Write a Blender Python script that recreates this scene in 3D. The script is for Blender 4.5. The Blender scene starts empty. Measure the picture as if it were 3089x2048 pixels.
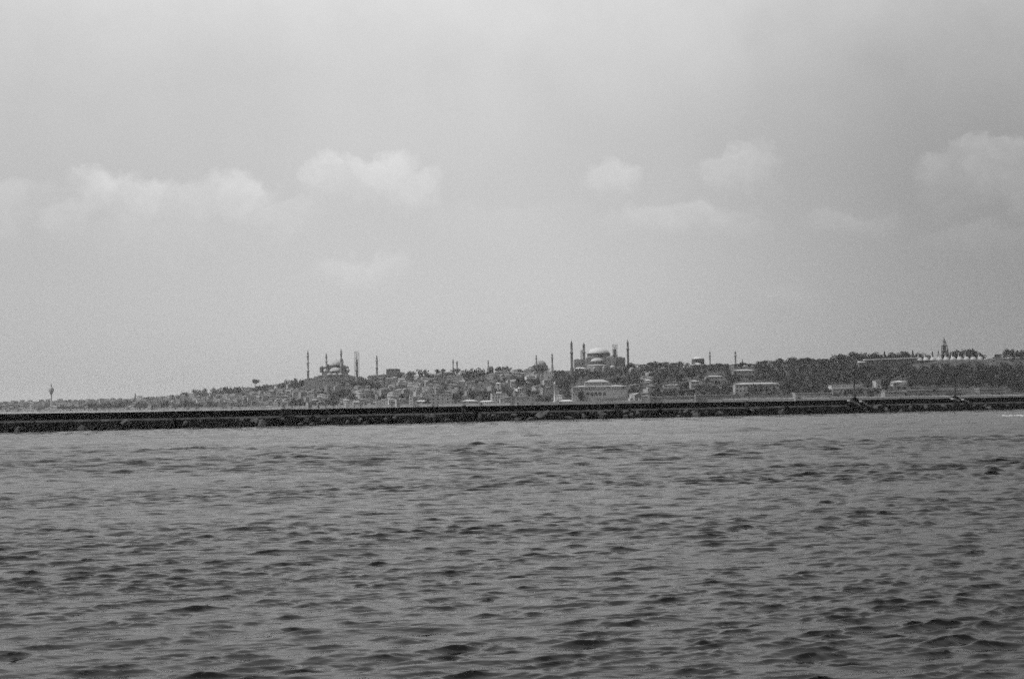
import bpy, math, random
import numpy as np
from mathutils import Vector, Matrix
random.seed(11)
RNG = np.random.default_rng(7)
S = bpy.context.scene
C = S.collection
rad = math.radians

# ------------------------------------------------------------------ camera
F = 4290.0                       # focal length in pixels of the 3089 px wide photograph
PITCH = math.atan(188/F)
ROLL = rad(0.87)
HC = 5.0                         # eye height on the ferry deck
fwd = Vector((0, math.cos(PITCH), math.sin(PITCH)))
u0 = Vector((0, -math.sin(PITCH), math.cos(PITCH)))
r0 = Vector((1, 0, 0))
RT = r0*math.cos(ROLL) - u0*math.sin(ROLL)
UP = u0*math.cos(ROLL) + r0*math.sin(ROLL)
cd = bpy.data.cameras.new('camera')
cam = bpy.data.objects.new('camera', cd); C.objects.link(cam)
cd.sensor_width = 36; cd.lens = F/3089*36; cd.clip_start = 0.5; cd.clip_end = 60000
m = Matrix((RT, UP, -fwd)).transposed().to_4x4(); m.translation = (0, 0, HC)
cam.matrix_world = m
S.camera = cam
S.render.resolution_x, S.render.resolution_y = 1024, 678

# ------------------------------------------------------------------ exposure, world, sun
S.view_settings.view_transform = 'Standard'
S.view_settings.look = 'None'
S.view_settings.gamma = 1.0
S.view_settings.exposure = 0.05
S.cycles.max_bounces = 4; S.cycles.diffuse_bounces = 2; S.cycles.glossy_bounces = 2
S.cycles.transmission_bounces = 1; S.cycles.volume_bounces = 0; S.cycles.transparent_max_bounces = 8
S.cycles.use_denoising = False; S.cycles.use_adaptive_sampling = True; S.cycles.adaptive_threshold = .5; S.cycles.adaptive_min_samples = 20; S.cycles.sample_clamp_direct = .95; S.cycles.sample_clamp_indirect = .95
SUN_AZ = rad(-104)     # from the view direction, towards the left
SUN_EL = rad(57)
SKY_STRENGTH = 0.116
SUN_STRENGTH = 3.2

def dir_of(px, py):
    return (fwd + RT*((px-1544.5)/F) + UP*((1024-py)/F)).normalized()
def at(px, py, D):
    d = dir_of(px, py); return Vector((d.x/d.y*D, D, HC + d.z/d.y*D))
def pix(p):
    v = Vector(p) - Vector((0, 0, HC)); w = v.dot(fwd)
    return 1544.5 + v.dot(RT)/w*F, 1024 - v.dot(UP)/w*F

W = bpy.data.worlds.new('World'); S.world = W; W.use_nodes = True
nt = W.node_tree; nt.nodes.clear()
def N(t, **k):
    n = nt.nodes.new(t)
    for a, b in k.items(): setattr(n, a, b)
    return n
def inp(n, i, v):
    if isinstance(v, bpy.types.NodeSocket): nt.links.new(v, n.inputs[i])
    else: n.inputs[i].default_value = v
def M_(op, a, b=0.0, c=None, clamp=False):
    n = N('ShaderNodeMath', operation=op, use_clamp=clamp); inp(n, 0, a); inp(n, 1, b)
    if c is not None: inp(n, 2, c)
    return n.outputs[0]
def build_world():
    sky = N('ShaderNodeTexSky', sky_type='NISHITA', sun_disc=False)
    sky.sun_elevation = SUN_EL; sky.sun_rotation = SUN_AZ
    sky.air_density = 1.0; sky.dust_density = 2.2; sky.ozone_density = 1.0; sky.altitude = 0
    bw = N('ShaderNodeRGBToBW'); nt.links.new(sky.outputs[0], bw.inputs[0])
    tc = N('ShaderNodeTexCoord'); sp = N('ShaderNodeSeparateXYZ')
    nt.links.new(tc.outputs['Generated'], sp.inputs[0])
    yy = M_('MAXIMUM', sp.outputs[1], 0.02)
    A = M_('DIVIDE', sp.outputs[0], yy); B = M_('DIVIDE', sp.outputs[2], yy)
    front = M_('GREATER_THAN', sp.outputs[1], 0.05)
    cv = N('ShaderNodeCombineXYZ'); inp(cv, 0, A); inp(cv, 1, B)
    def noise(scale, det=5, rough=.55, off=0.0, vec=None):
        n = N('ShaderNodeTexNoise', noise_dimensions='3D'); mp = N('ShaderNodeMapping')
        mp.inputs['Location'].default_value = (off, off*.7, off*1.3)
        nt.links.new(vec or cv.outputs[0], mp.inputs[0]); nt.links.new(mp.outputs[0], n.inputs['Vector'])
        n.inputs['Scale'].default_value = scale; n.inputs['Detail'].default_value = det
        n.inputs['Roughness'].default_value = rough; return n.outputs['Fac']
    n1 = noise(24, 7, .62, 3.1); n2 = noise(24, 7, .62, 9.4); nf = noise(46, 6, .65, 5.5); nb = noise(5, 4, .5, 1.7)
    A2 = M_('ADD', A, M_('MULTIPLY', M_('SUBTRACT', n1, .5), .085))
    B2 = M_('ADD', B, M_('MULTIPLY', M_('SUBTRACT', n2, .5), .055))
    total = None
    # cx, cy, rx, r_up, r_down (photo pixels), strength
    blobs = [(300,560,130,58,150,.52),(430,580,130,50,150,.44),(560,600,150,45,140,.32),(225,640,80,70,130,.26),(720,575,125,52,130,.46),(830,620,170,44,120,.22),
             (1000,520,75,58,110,.50),(1140,505,120,56,140,.55),(1260,560,110,55,120,.36),(1060,560,150,50,120,.30),(1840,540,110,42,90,.36),
             (2240,500,130,50,110,.38),(2300,475,60,42,80,.24),(2850,490,120,34,200,.30),(2960,460,130,36,230,.42),(3080,455,120,36,260,.42),
             (2060,655,230,40,90,.26),(2540,655,130,36,80,.16),(2260,700,80,26,70,.10),(1100,805,130,34,70,.22),(20,600,160,60,150,.26),
             (2950,700,200,46,120,.14),(1500,650,260,44,130,.08),(450,700,300,60,130,.12),(2350,880,120,30,60,.07),(700,10,600,300,120,.75),(120,0,300,300,80,.5),(2300,0,500,300,50,.2)]
    for (cx, cy, rx, ru, rd, st) in blobs:
        p = at(cx, cy, 1.0); a0 = p.x; b0 = p.z - HC
        dx = M_('DIVIDE', M_('SUBTRACT', A2, a0), rx/F)
        db = M_('SUBTRACT', B2, b0)
        dy = M_('MAXIMUM', M_('DIVIDE', db, ru/F), M_('DIVIDE', db, -rd/F))
        q = M_('SQRT', M_('ADD', M_('MULTIPLY', dx, dx), M_('MULTIPLY', dy, dy)))
        mr = N('ShaderNodeMapRange', interpolation_type='SMOOTHSTEP', clamp=True)
        inp(mr, 0, q); mr.inputs[1].default_value = 1.3; mr.inputs[2].default_value = .35
        mr.inputs[3].default_value = 0; mr.inputs[4].default_value = 1
        # thins out downwards
        fr = N('ShaderNodeMapRange', clamp=True); inp(fr, 0, db)
        fr.inputs[1].default_value = -rd*.9/F; fr.inputs[2].default_value = ru*.4/F
        fr.inputs[3].default_value = .08; fr.inputs[4].default_value = 1
        v = M_('MULTIPLY', M_('MULTIPLY', mr.outputs[0], fr.outputs[0]), st if cy < 100 else st*.95)
        total = v if total is None else M_('MAXIMUM', total, v)
    total = M_('MULTIPLY', total, M_('ADD', M_('MULTIPLY', nf, 1.5), .28))
    # high thin overcast in the upper sky, reached near the top of the photograph and all above it
    hi = N('ShaderNodeMapRange', interpolation_type='SMOOTHSTEP', clamp=True)
    inp(hi, 0, M_('ADD', B, M_('MULTIPLY', M_('SUBTRACT', nb, .5), .10)))
    hi.inputs[1].default_value = .12; hi.inputs[2].default_value = .46; hi.inputs[3].default_value = 0; hi.inputs[4].default_value = 1.35
    total = M_('MULTIPLY', M_('MAXIMUM', total, M_('MULTIPLY', hi.outputs[0], M_('ADD', M_('MULTIPLY', n1, .6), .7))), front)
    # thin veil that evens out the clear sky; luminance of a cloud is scattered sunlight
    base = M_('ADD', M_('MULTIPLY', bw.outputs[0], VEIL[0]), VEIL[1])
    def edge(x0, x1, k):          # vignette-like darkening put into the sky colour towards both sides
        e = N('ShaderNodeMapRange', interpolation_type='SMOOTHSTEP', clamp=True); inp(e, 0, A)
        e.inputs[1].default_value = x0; e.inputs[2].default_value = x1; e.inputs[3].default_value = 1; e.inputs[4].default_value = 1-k
        return e.outputs[0]
    base = M_('MULTIPLY', M_('MULTIPLY', base, edge(.0, .40, .50)), edge(-.1, -.42, .15))
    soft = M_('ADD', 1.0, M_('MULTIPLY', M_('SUBTRACT', nb, .5), .10))
    lum = M_('ADD', M_('MULTIPLY', base, soft), M_('MULTIPLY', total, CLOUD))
    bg = N('ShaderNodeBackground'); nt.links.new(lum, bg.inputs[0]); bg.inputs[1].default_value = SKY_STRENGTH
    out = N('ShaderNodeOutputWorld'); nt.links.new(bg.outputs[0], out.inputs[0])
VEIL = (0.35, 3.5); CLOUD = 2.4
build_world()
sl = bpy.data.lights.new('sun', 'SUN'); sl.energy = SUN_STRENGTH; sl.angle = rad(0.6); sl.color = (1, 1, 1)
so = bpy.data.objects.new('sun', sl); C.objects.link(so)
sd = Vector((math.sin(SUN_AZ)*math.cos(SUN_EL), math.cos(SUN_AZ)*math.cos(SUN_EL), math.sin(SUN_EL)))
so.rotation_euler = sd.to_track_quat('Z', 'Y').to_euler()

# ------------------------------------------------------------------ materials (the photograph is black and white: neutral greys)
MAT = {}
def mat(name, v, var=.25, scale=.5, rough=.85, spec=.3, bump=0, stretch=(1,1,1)):
    if name in MAT: return MAT[name]
    mt = bpy.data.materials.new(name); mt.use_nodes = True; n = mt.node_tree; b = n.nodes['Principled BSDF']
    tc = n.nodes.new('ShaderNodeTexCoord'); mp = n.nodes.new('ShaderNodeMapping'); mp.inputs['Scale'].default_value = stretch
    no = n.nodes.new('ShaderNodeTexNoise'); no.inputs['Scale'].default_value = scale; no.inputs['Detail'].default_value = 5
    no.inputs['Roughness'].default_value = .65
    n.links.new(tc.outputs['Object'], mp.inputs[0]); n.links.new(mp.outputs[0], no.inputs['Vector'])
    cr = n.nodes.new('ShaderNodeValToRGB')
    lo, hi = v*(1-var), v*(1+var)
    cr.color_ramp.elements[0].position = .34; cr.color_ramp.elements[0].color = (lo, lo, lo, 1)
    cr.color_ramp.elements[1].position = .66; cr.color_ramp.elements[1].color = (hi, hi, hi, 1)
    n.links.new(no.outputs['Fac'], cr.inputs[0]); n.links.new(cr.outputs[0], b.inputs['Base Color'])
    b.inputs['Roughness'].default_value = rough; b.inputs['Specular IOR Level'].default_value = spec
    if bump:
        bp = n.nodes.new('ShaderNodeBump'); bp.inputs['Distance'].default_value = bump; bp.inputs['Strength'].default_value = .8
        n.links.new(no.outputs['Fac'], bp.inputs['Height']); n.links.new(bp.outputs[0], b.inputs['Normal'])
    MAT[name] = mt; return mt
white = mat('white_plaster', .5, .12, .3)
pale = mat('pale_plaster', .31, .16, .3)
mid = mat('weathered_plaster', .24, .2, .3)
dull = mat('dark_plaster', .13, .25, .3)
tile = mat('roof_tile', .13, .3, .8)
tilep = mat('pale_tile', .22, .25, .8)  # paler tile tone for part of the roofs
lead = mat('lead_dome', .44, .12, .4, .6)
leadw = mat('pale_lead', .33, .08, .4, .55)
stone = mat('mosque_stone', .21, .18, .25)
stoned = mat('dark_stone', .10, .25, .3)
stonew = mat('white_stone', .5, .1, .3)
glassd = mat('dark_window', .03, .2, 1, .3)
foli = mat('foliage', .030, .7, .07, .8, .15)
folic = mat('cypress_foliage', .020, .3, .5, .8, .1)
FOL = [mat('dark_foliage', .007, .4, .4, .8, .04), mat('green_foliage', .018, .4, .4, .8, .04), mat('pale_foliage', .042, .4, .4, .8, .04)]
bark = mat('bark', .06, .3, 2)
earth = mat('hill_ground', .045, .75, .035, .95, .1)
scaf = mat('scaffold_pipe', .10, .2, 1)
net = mat('scaffold_net', .22, .25, .4)
concd = mat('dark_concrete', .016, .45, .35, .95, .05, 0, (1,1,.25))  # very dark concrete, mottled in upright streaks, for parapet and mast plinths
concl = mat('worn_concrete', .045, .6, .35, .9, .2)
rock = mat('wet_rock', .006, .5, .9, .95, .04, .12)
rockp = mat('highlight_rock', .065, .4, 1.3, .85, .2, .10)  # pale copy of the rock, its colour imitating sunlit highlights
steel = mat('dark_steel', .035, .2, 3, .5)
quaym = mat('quay_stone', .24, .3, .15)
foamm = mat('foam', .5, .15, 2, .9)

# ------------------------------------------------------------------ mesh helpers
class MB:
    def __init__(s): s.v = []; s.f = []; s.sm = []; s.mi = []; s.m = 0
    def add(s, vs, fs, smooth=False):
        o = len(s.v); s.v += [tuple(v) for v in vs]; s.f += [tuple(i+o for i in f) for f in fs]; s.sm += [smooth]*len(fs); s.mi += [s.m]*len(fs); return s
    def dark(s, o): s.v, o_ = s.v+o.v, len(s.v); s.f += [tuple(i+o_ for i in f) for f in o.f]; s.sm += o.sm; s.mi += [1]*len(o.f); return s
    def box(s, x0, x1, y0, y1, z0, z1):
        return s.add([(x0,y0,z0),(x1,y0,z0),(x1,y1,z0),(x0,y1,z0),(x0,y0,z1),(x1,y0,z1),(x1,y1,z1),(x0,y1,z1)],
                     [(0,3,2,1),(4,5,6,7),(0,1,5,4),(1,2,6,5),(2,3,7,6),(3,0,4,7)])
    def frus(s, x0, x1, y0, y1, z0, z1, t):
        return s.add([(x0,y0,z0),(x1,y0,z0),(x1,y1,z0),(x0,y1,z0),(x0+t,y0+t,z1),(x1-t,y0+t,z1),(x1-t,y1-t,z1),(x0+t,y1-t,z1)],
                     [(0,3,2,1),(4,5,6,7),(0,1,5,4),(1,2,6,5),(2,3,7,6),(3,0,4,7)])
    def hip(s, x0, x1, y0, y1, z0, h, ov=.5):
        x0-=ov; x1+=ov; y0-=ov; y1+=ov; cy=(y0+y1)/2; k=min((x1-x0)/2*.98,(y1-y0)/2)
        return s.add([(x0,y0,z0),(x1,y0,z0),(x1,y1,z0),(x0,y1,z0),(x0+k,cy,z0+h),(x1-k,cy,z0+h)],
                     [(0,3,2,1),(0,1,5,4),(2,3,4,5),(1,2,5),(3,0,4)])
    def lathe(s, prof, cx=0, cy=0, n=16, a0=0, a1=2*math.pi, smooth=True):
        full = abs(a1-a0-2*math.pi) < 1e-6; k = n if full else n+1
        vs = []
        for r, z in prof:
            for i in range(k):
                a = a0+(a1-a0)*i/n; vs.append((cx+r*math.cos(a), cy+r*math.sin(a), z))
        fs = []
        for j in range(len(prof)-1):
            for i in range(n):
                i2 = (i+1) % k; fs.append((j*k+i, j*k+i2, (j+1)*k+i2, (j+1)*k+i))
        return s.add(vs, fs, smooth)
    def dome(s, cx, cy, z, r, h, n=20, a0=0, a1=2*math.pi):
        return s.lathe([(r*math.cos(t), z+h*math.sin(t)) for t in [i*math.pi/2/7 for i in range(7)]]+[(.02, z+h)], cx, cy, n, a0, a1)
    def tube(s, p, q, r, n=6, r2=None):
        p = Vector(p); q = Vector(q); d = (q-p).normalized(); a = d.orthogonal().normalized(); b = d.cross(a); r2 = r if r2 is None else r2
        vs = [p+a*r*math.cos(2*math.pi*i/n)+b*r*math.sin(2*math.pi*i/n) for i in range(n)]
        vs += [q+a*r2*math.cos(2*math.pi*i/n)+b*r2*math.sin(2*math.pi*i/n) for i in range(n)]
        return s.add(vs, [(i,(i+1)%n,n+(i+1)%n,n+i) for i in range(n)]+[tuple(range(n))[::-1], tuple(range(n,2*n))])
    def mesh(s, name, mt):
        me = bpy.data.meshes.new(name); me.from_pydata(s.v, [], s.f); me.materials.append(mt)
        if 1 in s.mi: me.materials.append(glassd)
        me.polygons.foreach_set('material_index', s.mi); me.polygons.foreach_set('use_smooth', s.sm); me.update(); return me
    def build(s, name, mt, parent=None, label=None):
        o = bpy.data.objects.new(name, s.mesh(name, mt)); C.objects.link(o)
        if parent: o.parent = parent
        if label: o['label'] = label
        return o
def tag(o, label, cat, group=None):
    o['label'] = label; o['category'] = cat
    if group: o['group'] = group
    return o
def thing(name, label, cat, loc, rz=0, group=None, scale=None):
    o = bpy.data.objects.new(name, None); C.objects.link(o); o.location = loc; o.rotation_euler = (0, 0, rz)
    o.empty_display_size = .1
    if scale: o.scale = scale
    return tag(o, label, cat, group)
def copy_tree(o, parent=None):
    c = o.copy(); C.objects.link(c); c.parent = parent
    for ch in o.children: copy_tree(ch, c)
    return c
def struct(o): o['kind'] = 'structure'; return o

# ------------------------------------------------------------------ terrain of the far shore
def ip(tab, x): return np.interp(x, [a for a, b in tab], [b for a, b in tab])
DS = [(-900,3900),(0,3250),(500,2850),(1000,2350),(1500,2050),(2000,1800),(2500,1580),(3089,1430),(4000,1300)]
DR = [(-900,5400),(0,4500),(500,3900),(760,3250),(930,2750),(1010,2660),(1300,2620),(1800,2390),(2100,2180),(2500,1960),(2850,1800),(3089,1760),(4000,1700)]
YR = [(-900,1228),(0,1214),(300,1207),(500,1200),(620,1191),(760,1174),(900,1161),(1010,1154),(1150,1142),(1300,1132),(1500,1125),(1700,1119),
      (1900,1113),(2100,1108),(2300,1104),(2500,1098),(2600,1092),(2800,1087),(3089,1083),(4000,1072)]
def hor(px): return 1236 - 47*px/3089
def ground(px, D):
    """height of the hill under photo column px at distance D"""
    ds, dr = ip(DS, px), ip(DR, px); t = (D-ds)/(dr-ds)
    if t < 0: return -3.0
    z0 = 2.2; zr = HC + (hor(px)-ip(YR, px))*dr/F
    if t <= 1:
        yb = (hor(px) - (z0-HC)*F/ds); y = yb + (ip(YR, px)-yb)*(t**.92)
        return HC + (hor(px)-y)*D/F
    return max(zr - max(0, D-dr-80)*.05, 2)
def col_of(X, Y):
    return pix((X, Y, HC))[0]
def place(px, py):
    """point on the hill seen at photo pixel px, py"""
    ds, dr = ip(DS, px), ip(DR, px); D = ds+2
    while D < dr+60:
        p = at(px, py, D)
        if p.z <= ground(px, D)+.01: break
        D += 6
    d = dir_of(px, py); return Vector((d.x/d.y*D, D, ground(px, D)))
def on(px, D):
    d = dir_of(px, hor(px)); return Vector((d.x/d.y*D, D, ground(px, D)))
def hill():
    pxs = np.arange(-900, 4001, 22); T = np.concatenate([[-.004, 0], np.linspace(.012, 1, 46), 1+np.array([.05,.12,.3,.7,1.2])])
    vs = []; n = len(T)
    for px in pxs:
        ds, dr = ip(DS, px), ip(DR, px); d = dir_of(px, hor(px)); kx = d.x/d.y
        for k, t in enumerate(T):
            D = ds+(dr-ds)*t
            if k == 0: vs.append((kx*(D), D, -3)); continue
            z = ground(px, D) if t > 0 else 2.2
            if .03 < t < 1: z += .7*math.sin(D*.031+px*.02)+.5*math.sin(px*.05-D*.017)-.6
            vs.append((kx*D, D, z))
    fs = [(i*n+j, i*n+n+j, i*n+n+j+1, i*n+j+1) for i in range(len(pxs)-1) for j in range(n-1)]
    struct(MB().add(vs, fs).build('hillside', earth))
hill()

# ------------------------------------------------------------------ sea
def sea():
    rows = [4.0, 12.0]
    while rows[-1] < 480: rows.append(rows[-1]+(.055 if rows[-1] < 40 else .055*(rows[-1]/40)**1.35 if rows[-1] < 170 else .0038*rows[-1]))
    nr = len(rows); far = [520,600,720,900,1200,1700,2400,3400,5000,8000,14000]
    R = np.array(rows+far); nc = 950; U = np.tan(np.linspace(-rad(26), rad(26), nc))
    X = R[:, None]*U[None, :]; Y = np.repeat(R[:, None], nc, 1)
    Z = np.zeros_like(X); DX = np.zeros_like(X); DY = np.zeros_like(X); cell = np.gradient(R)[:, None]*1.0
    cell = np.maximum(cell, .00095*R[:, None])
    rg = np.random.default_rng(3)
    def field(l, n=9):            # smooth random field, about +-1
        f = np.zeros_like(X)
        for _ in range(n):
            a = rg.random()*6.283; k = 2*math.pi/(l*rg.uniform(.6, 1.8)); f += np.sin(k*(X*math.cos(a)*.5+Y*math.sin(a)*1.3)+rg.random()*6.28)
        return f/math.sqrt(n/2)
    group = np.clip(np.exp(.42*field(1.5))*np.exp(.22*field(13)), .45, 1.5); big = np.clip(np.exp(.2*field(40)), .7, 1.28)*np.clip(1+(Y-60)/200, 1, 1.6)*np.clip(1+1.1*(X/Y-.12), 1, 1.3); far_ = np.clip(1+(Y-50)/110, 1, 2.6)
    lam = np.concatenate([0.09*(2.5/0.09)**(rg.random(190)**1.3), 2.6*(5.5/2.6)**rg.random(24)]); wd = rad(-78)
    for L in lam:
        th = wd + rg.normal(0, .27); k = 2*math.pi/L
        s = WAVE*(1.0 if L < .48 else (.48/L)**.5)
        a = s*L/(2*math.pi); ph = rg.random()*6.28
        fade = np.clip((L/cell-2.0)/2.0, 0, 1)
        A = a*fade*(group*big if L < .85 else big*far_ if L < 2.6 else big*(.25+far_-1))
        arg = k*(X*math.cos(th)+Y*math.sin(th))+ph; sn = np.sin(arg); cs = np.cos(arg)
        Z += A*sn; DX += A*cs*math.cos(th); DY += A*cs*math.sin(th)
    edge = np.clip((478-R)/40, 0, 1)[:, None]*np.clip((R-13)/6, 0, 1)[:, None]
    X = X + DX*CHOP*edge; Y = Y + DY*CHOP*edge
    Z[:, :] *= np.clip((490-R)/40, 0, 1)[:, None]
    me = bpy.data.meshes.new('sea'); nv = X.size
    co = np.stack([X, Y, Z], -1).reshape(-1).astype(np.float32)
    nR = len(R); i = np.arange(nR-1)[:, None]*nc+np.arange(nc-1)[None, :]
    q = np.stack([i, i+1, i+nc+1, i+nc], -1).reshape(-1).astype(np.int32); nf = q.size//4
    me.vertices.add(nv); me.vertices.foreach_set('co', co)
    me.loops.add(q.size); me.loops.foreach_set('vertex_index', q)
    me.polygons.add(nf); me.polygons.foreach_set('loop_start', np.arange(nf, dtype=np.int32)*4)
    me.polygons.foreach_set('use_smooth', np.ones(nf, bool)); me.update(calc_edges=True)
    mt = bpy.data.materials.new('sea_water'); mt.use_nodes = True; n = mt.node_tree; b = n.nodes['Principled BSDF']
    b.inputs['Base Color'].default_value = (.008, .008, .008, 1); b.inputs['IOR'].default_value = 1.45
    b.inputs['Roughness'].default_value = .07; b.inputs['Specular IOR Level'].default_value = .5
    tc = n.nodes.new('ShaderNodeTexCoord'); prev = None
    sx = n.nodes.new('ShaderNodeSeparateXYZ'); n.links.new(tc.outputs['Object'], sx.inputs[0])   # rougher in the open fairway than near the ferry
    gu = n.nodes.new('ShaderNodeMapRange'); n.links.new(sx.outputs[1], gu.inputs[0])
    for i_, v_ in ((1, 30), (2, 170), (3, .6*BUMP), (4, 1.2*BUMP)): gu.inputs[i_].default_value = v_
    for sc, dist, det, rot in ((.45, .27, 5, .16), (2.2, .085, 4, -.12), (8, .032, 4, .06)):
        mp = n.nodes.new('ShaderNodeMapping'); mp.inputs['Scale'].default_value = (.42, 1.3, 1); mp.inputs['Rotation'].default_value = (0, 0, rot)
        no = n.nodes.new('ShaderNodeTexNoise'); no.inputs['Scale'].default_value = sc; no.inputs['Detail'].default_value = det
        n.links.new(tc.outputs['Object'], mp.inputs[0]); n.links.new(mp.outputs[0], no.inputs['Vector'])
        bp = n.nodes.new('ShaderNodeBump'); bp.inputs['Distance'].default_value = dist; n.links.new(gu.outputs[0], bp.inputs['Strength'])
        n.links.new(no.outputs['Fac'], bp.inputs['Height'])
        if prev: n.links.new(prev.outputs[0], bp.inputs['Normal'])
        prev = bp
    n.links.new(prev.outputs[0], b.inputs['Normal'])
    me.materials.append(mt)
    o = bpy.data.objects.new('sea', me); C.objects.link(o); struct(o)
WAVE = .040; BUMP = .8; CHOP = .8
sea()

# ------------------------------------------------------------------ breakwater
BL = Vector((-115, 318, 0)); BR = Vector((176, 490, 0)); BD = (BR-BL).normalized(); BN = Vector((BD.y, -BD.x, 0))  # BN faces the ferry
BLEN = (BR-BL).length
def bw_at(px):          # arc length along the breakwater at photo column px (clamped search)
    lo, hi = -200, BLEN+300
    for _ in range(40):
        mdl = (lo+hi)/2
        if pix(BL+BD*mdl+Vector((0,0,2)))[0] < px: lo = mdl
        else: hi = mdl
    return lo
BANG = math.atan2(BD.y, BD.x)
bwr = thing('breakwater', 'long low concrete breakwater crossing the whole view above a band of dark boulders', 'breakwater', BL, BANG)
# local frame: x along the mole, y away from the ferry (+) / towards it (-)
L0, L1 = -160, BLEN+260
mb = MB(); x = L0
while x < L1:                                    # cast parapet in bays with fine joints
    ln = 9.0; dz = random.uniform(-.05, .05)
    mb.box(x, x+ln-.05, .2, 1.1, 2.2, 4.0+dz); x += ln
mb.build('parapet_wall', concd, bwr)
mb = MB(); x = L0
while x < L1:
    ln = random.uniform(6, 14); dz = random.uniform(-.08, .08); dy = random.uniform(-.15, .15)
    x1 = min(x+ln, L1)
    mb.add([(x,-1.0+dy,.4),(x1,-1.0+dy,.4),(x1,-.9+dy,2.0+dz),(x,-.9+dy,2.0+dz),(x,.18,2.55),(x1,.18,2.55),(x,6,2.55),(x1,6,2.55),(x,6,.2),(x1,6,.2)],
           [(0,1,2,3),(3,2,5,4),(4,5,7,6),(6,7,9,8),(0,3,4,6,8),(1,9,7,5,2)]); x = x1+.04
mb.build('shoulder', concl, bwr)
mb = MB(); 
nx = 520; prof = [(-7.5,-1.6),(-6,-.2),(-4.2,.45),(-2.4,1.05),(-.95,1.5),(-.6,1.7)]
vs = []
for i in range(nx):
    xx = L0+(L1-L0)*i/(nx-1)
    for (yy, zz) in prof: vs.append((xx, yy+random.uniform(-.3,.3), zz+random.uniform(-.25,.25)))
k = len(prof)
mb.add(vs, [(i*k+j, i*k+k+j, i*k+k+j+1, i*k+j+1) for i in range(nx-1) for j in range(k-1)]).build('rubble_core', rock, bwr)
# boulders: each a thing
def boulder_mesh(seed, mt):
    rg = random.Random(seed); import bmesh
    bm = bmesh.new(); bmesh.ops.create_icosphere(bm, subdivisions=2, radius=1)
    pl = [(Vector((rg.gauss(0,1), rg.gauss(0,1), rg.gauss(0,1))).normalized(), rg.uniform(.5,.8)) for _ in range(9)]
    for v in bm.verts:
        for n_, d_ in pl:
            e = v.co.dot(n_)-d_
            if e > 0: v.co -= n_*e
        v.co *= rg.uniform(.97, 1.03)
    me = bpy.data.meshes.new('boulder'); bm.to_mesh(me); bm.free(); me.materials.append(mt); return me
BMESH = [boulder_mesh(i, rock) for i in range(8)] + [boulder_mesh(20+i, rockp) for i in range(4)]
SECT = [('left of the skyline pine', 0, 770), ('under the six-minaret mosque', 770, 1300), ('in the middle of the picture', 1300, 1700),
        ('under the great domed mosque', 1700, 2050), ('left of the near lamp mast', 2050, 2588), ('right of the near lamp mast', 2588, 3089)]
s_a, s_b = bw_at(-15), bw_at(3105)
cand = []
s = s_a
while s < s_b:
    for row in range(3):
        r = random.uniform(.55, 1.05) if random.random() < .8 else random.uniform(1.05, 1.6)
        cand.append((s+random.uniform(-.7,.7)+row*.7, -[2.0, 3.5, 5.2][row]+random.uniform(-.5,.5), [1.1,.6,.05][row]+random.uniform(-.15,.2), r))
    s += 2.05
def bpos(c): return BL+BD*c[0]+(-BN)*c[1]+Vector((0,0,c[2]))
def bshow(c): p = bpos(c); return -c[3]/p.y*(1.25 if c[1] > -2.5 else 1)
cand.sort(key=bshow)
ind, rest = cand[:285], cand[285:]
def place_rock(o, c):
    o.location = bpos(c); o.rotation_euler = (random.random()*6, random.random()*6, random.random()*6)
    o.scale = (c[3]*random.uniform(.9,1.5), c[3]*random.uniform(.8,1.1), c[3]*random.uniform(.6,.9))
for c in ind:
    pl_ = random.random() < (.10 if c[0] < bw_at(700) else .38 if c[0] < bw_at(2300) else .2)  # share of boulders given the painted highlight tone, by stretch
    me = random.choice(BMESH[8:] if pl_ else BMESH[:8])
    o = bpy.data.objects.new('boulder', me); C.objects.link(o); place_rock(o, c)
    px = pix(o.location)[0]; z = next((a for a, b, d in SECT if b <= px < d), SECT[0][0] if px < 0 else SECT[-1][0])
    lab = ('pale highlight-toned' if pl_ else 'dark wet') + ' boulder on the breakwater foot, ' + z
    tag(o, lab, 'boulder', lab.replace('boulder', 'boulders'))
mb = MB()
for c in rest+[(s_a-random.uniform(1,110), -random.uniform(1.3,5.5), random.uniform(.2,1.2), random.uniform(.5,1.2)) for _ in range(160)] \
        +[(s_b+random.uniform(1,150), -random.uniform(1.3,5.5), random.uniform(.2,1.2), random.uniform(.5,1.2)) for _ in range(220)]:
    me = random.choice(BMESH[:8]); p = bpos(c); rot = Matrix.Rotation(random.random()*6,3,'X') @ Matrix.Rotation(random.random()*6,3,'Z')
    mb.add([p+Vector(((rot@v.co).x*c[3]*1.2, (rot@v.co).y*c[3], (rot@v.co).z*c[3]*.75)) for v in me.vertices], [tuple(q.vertices) for q in me.polygons])
o = mb.build('rubble', rock); o['kind'] = 'stuff'

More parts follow.
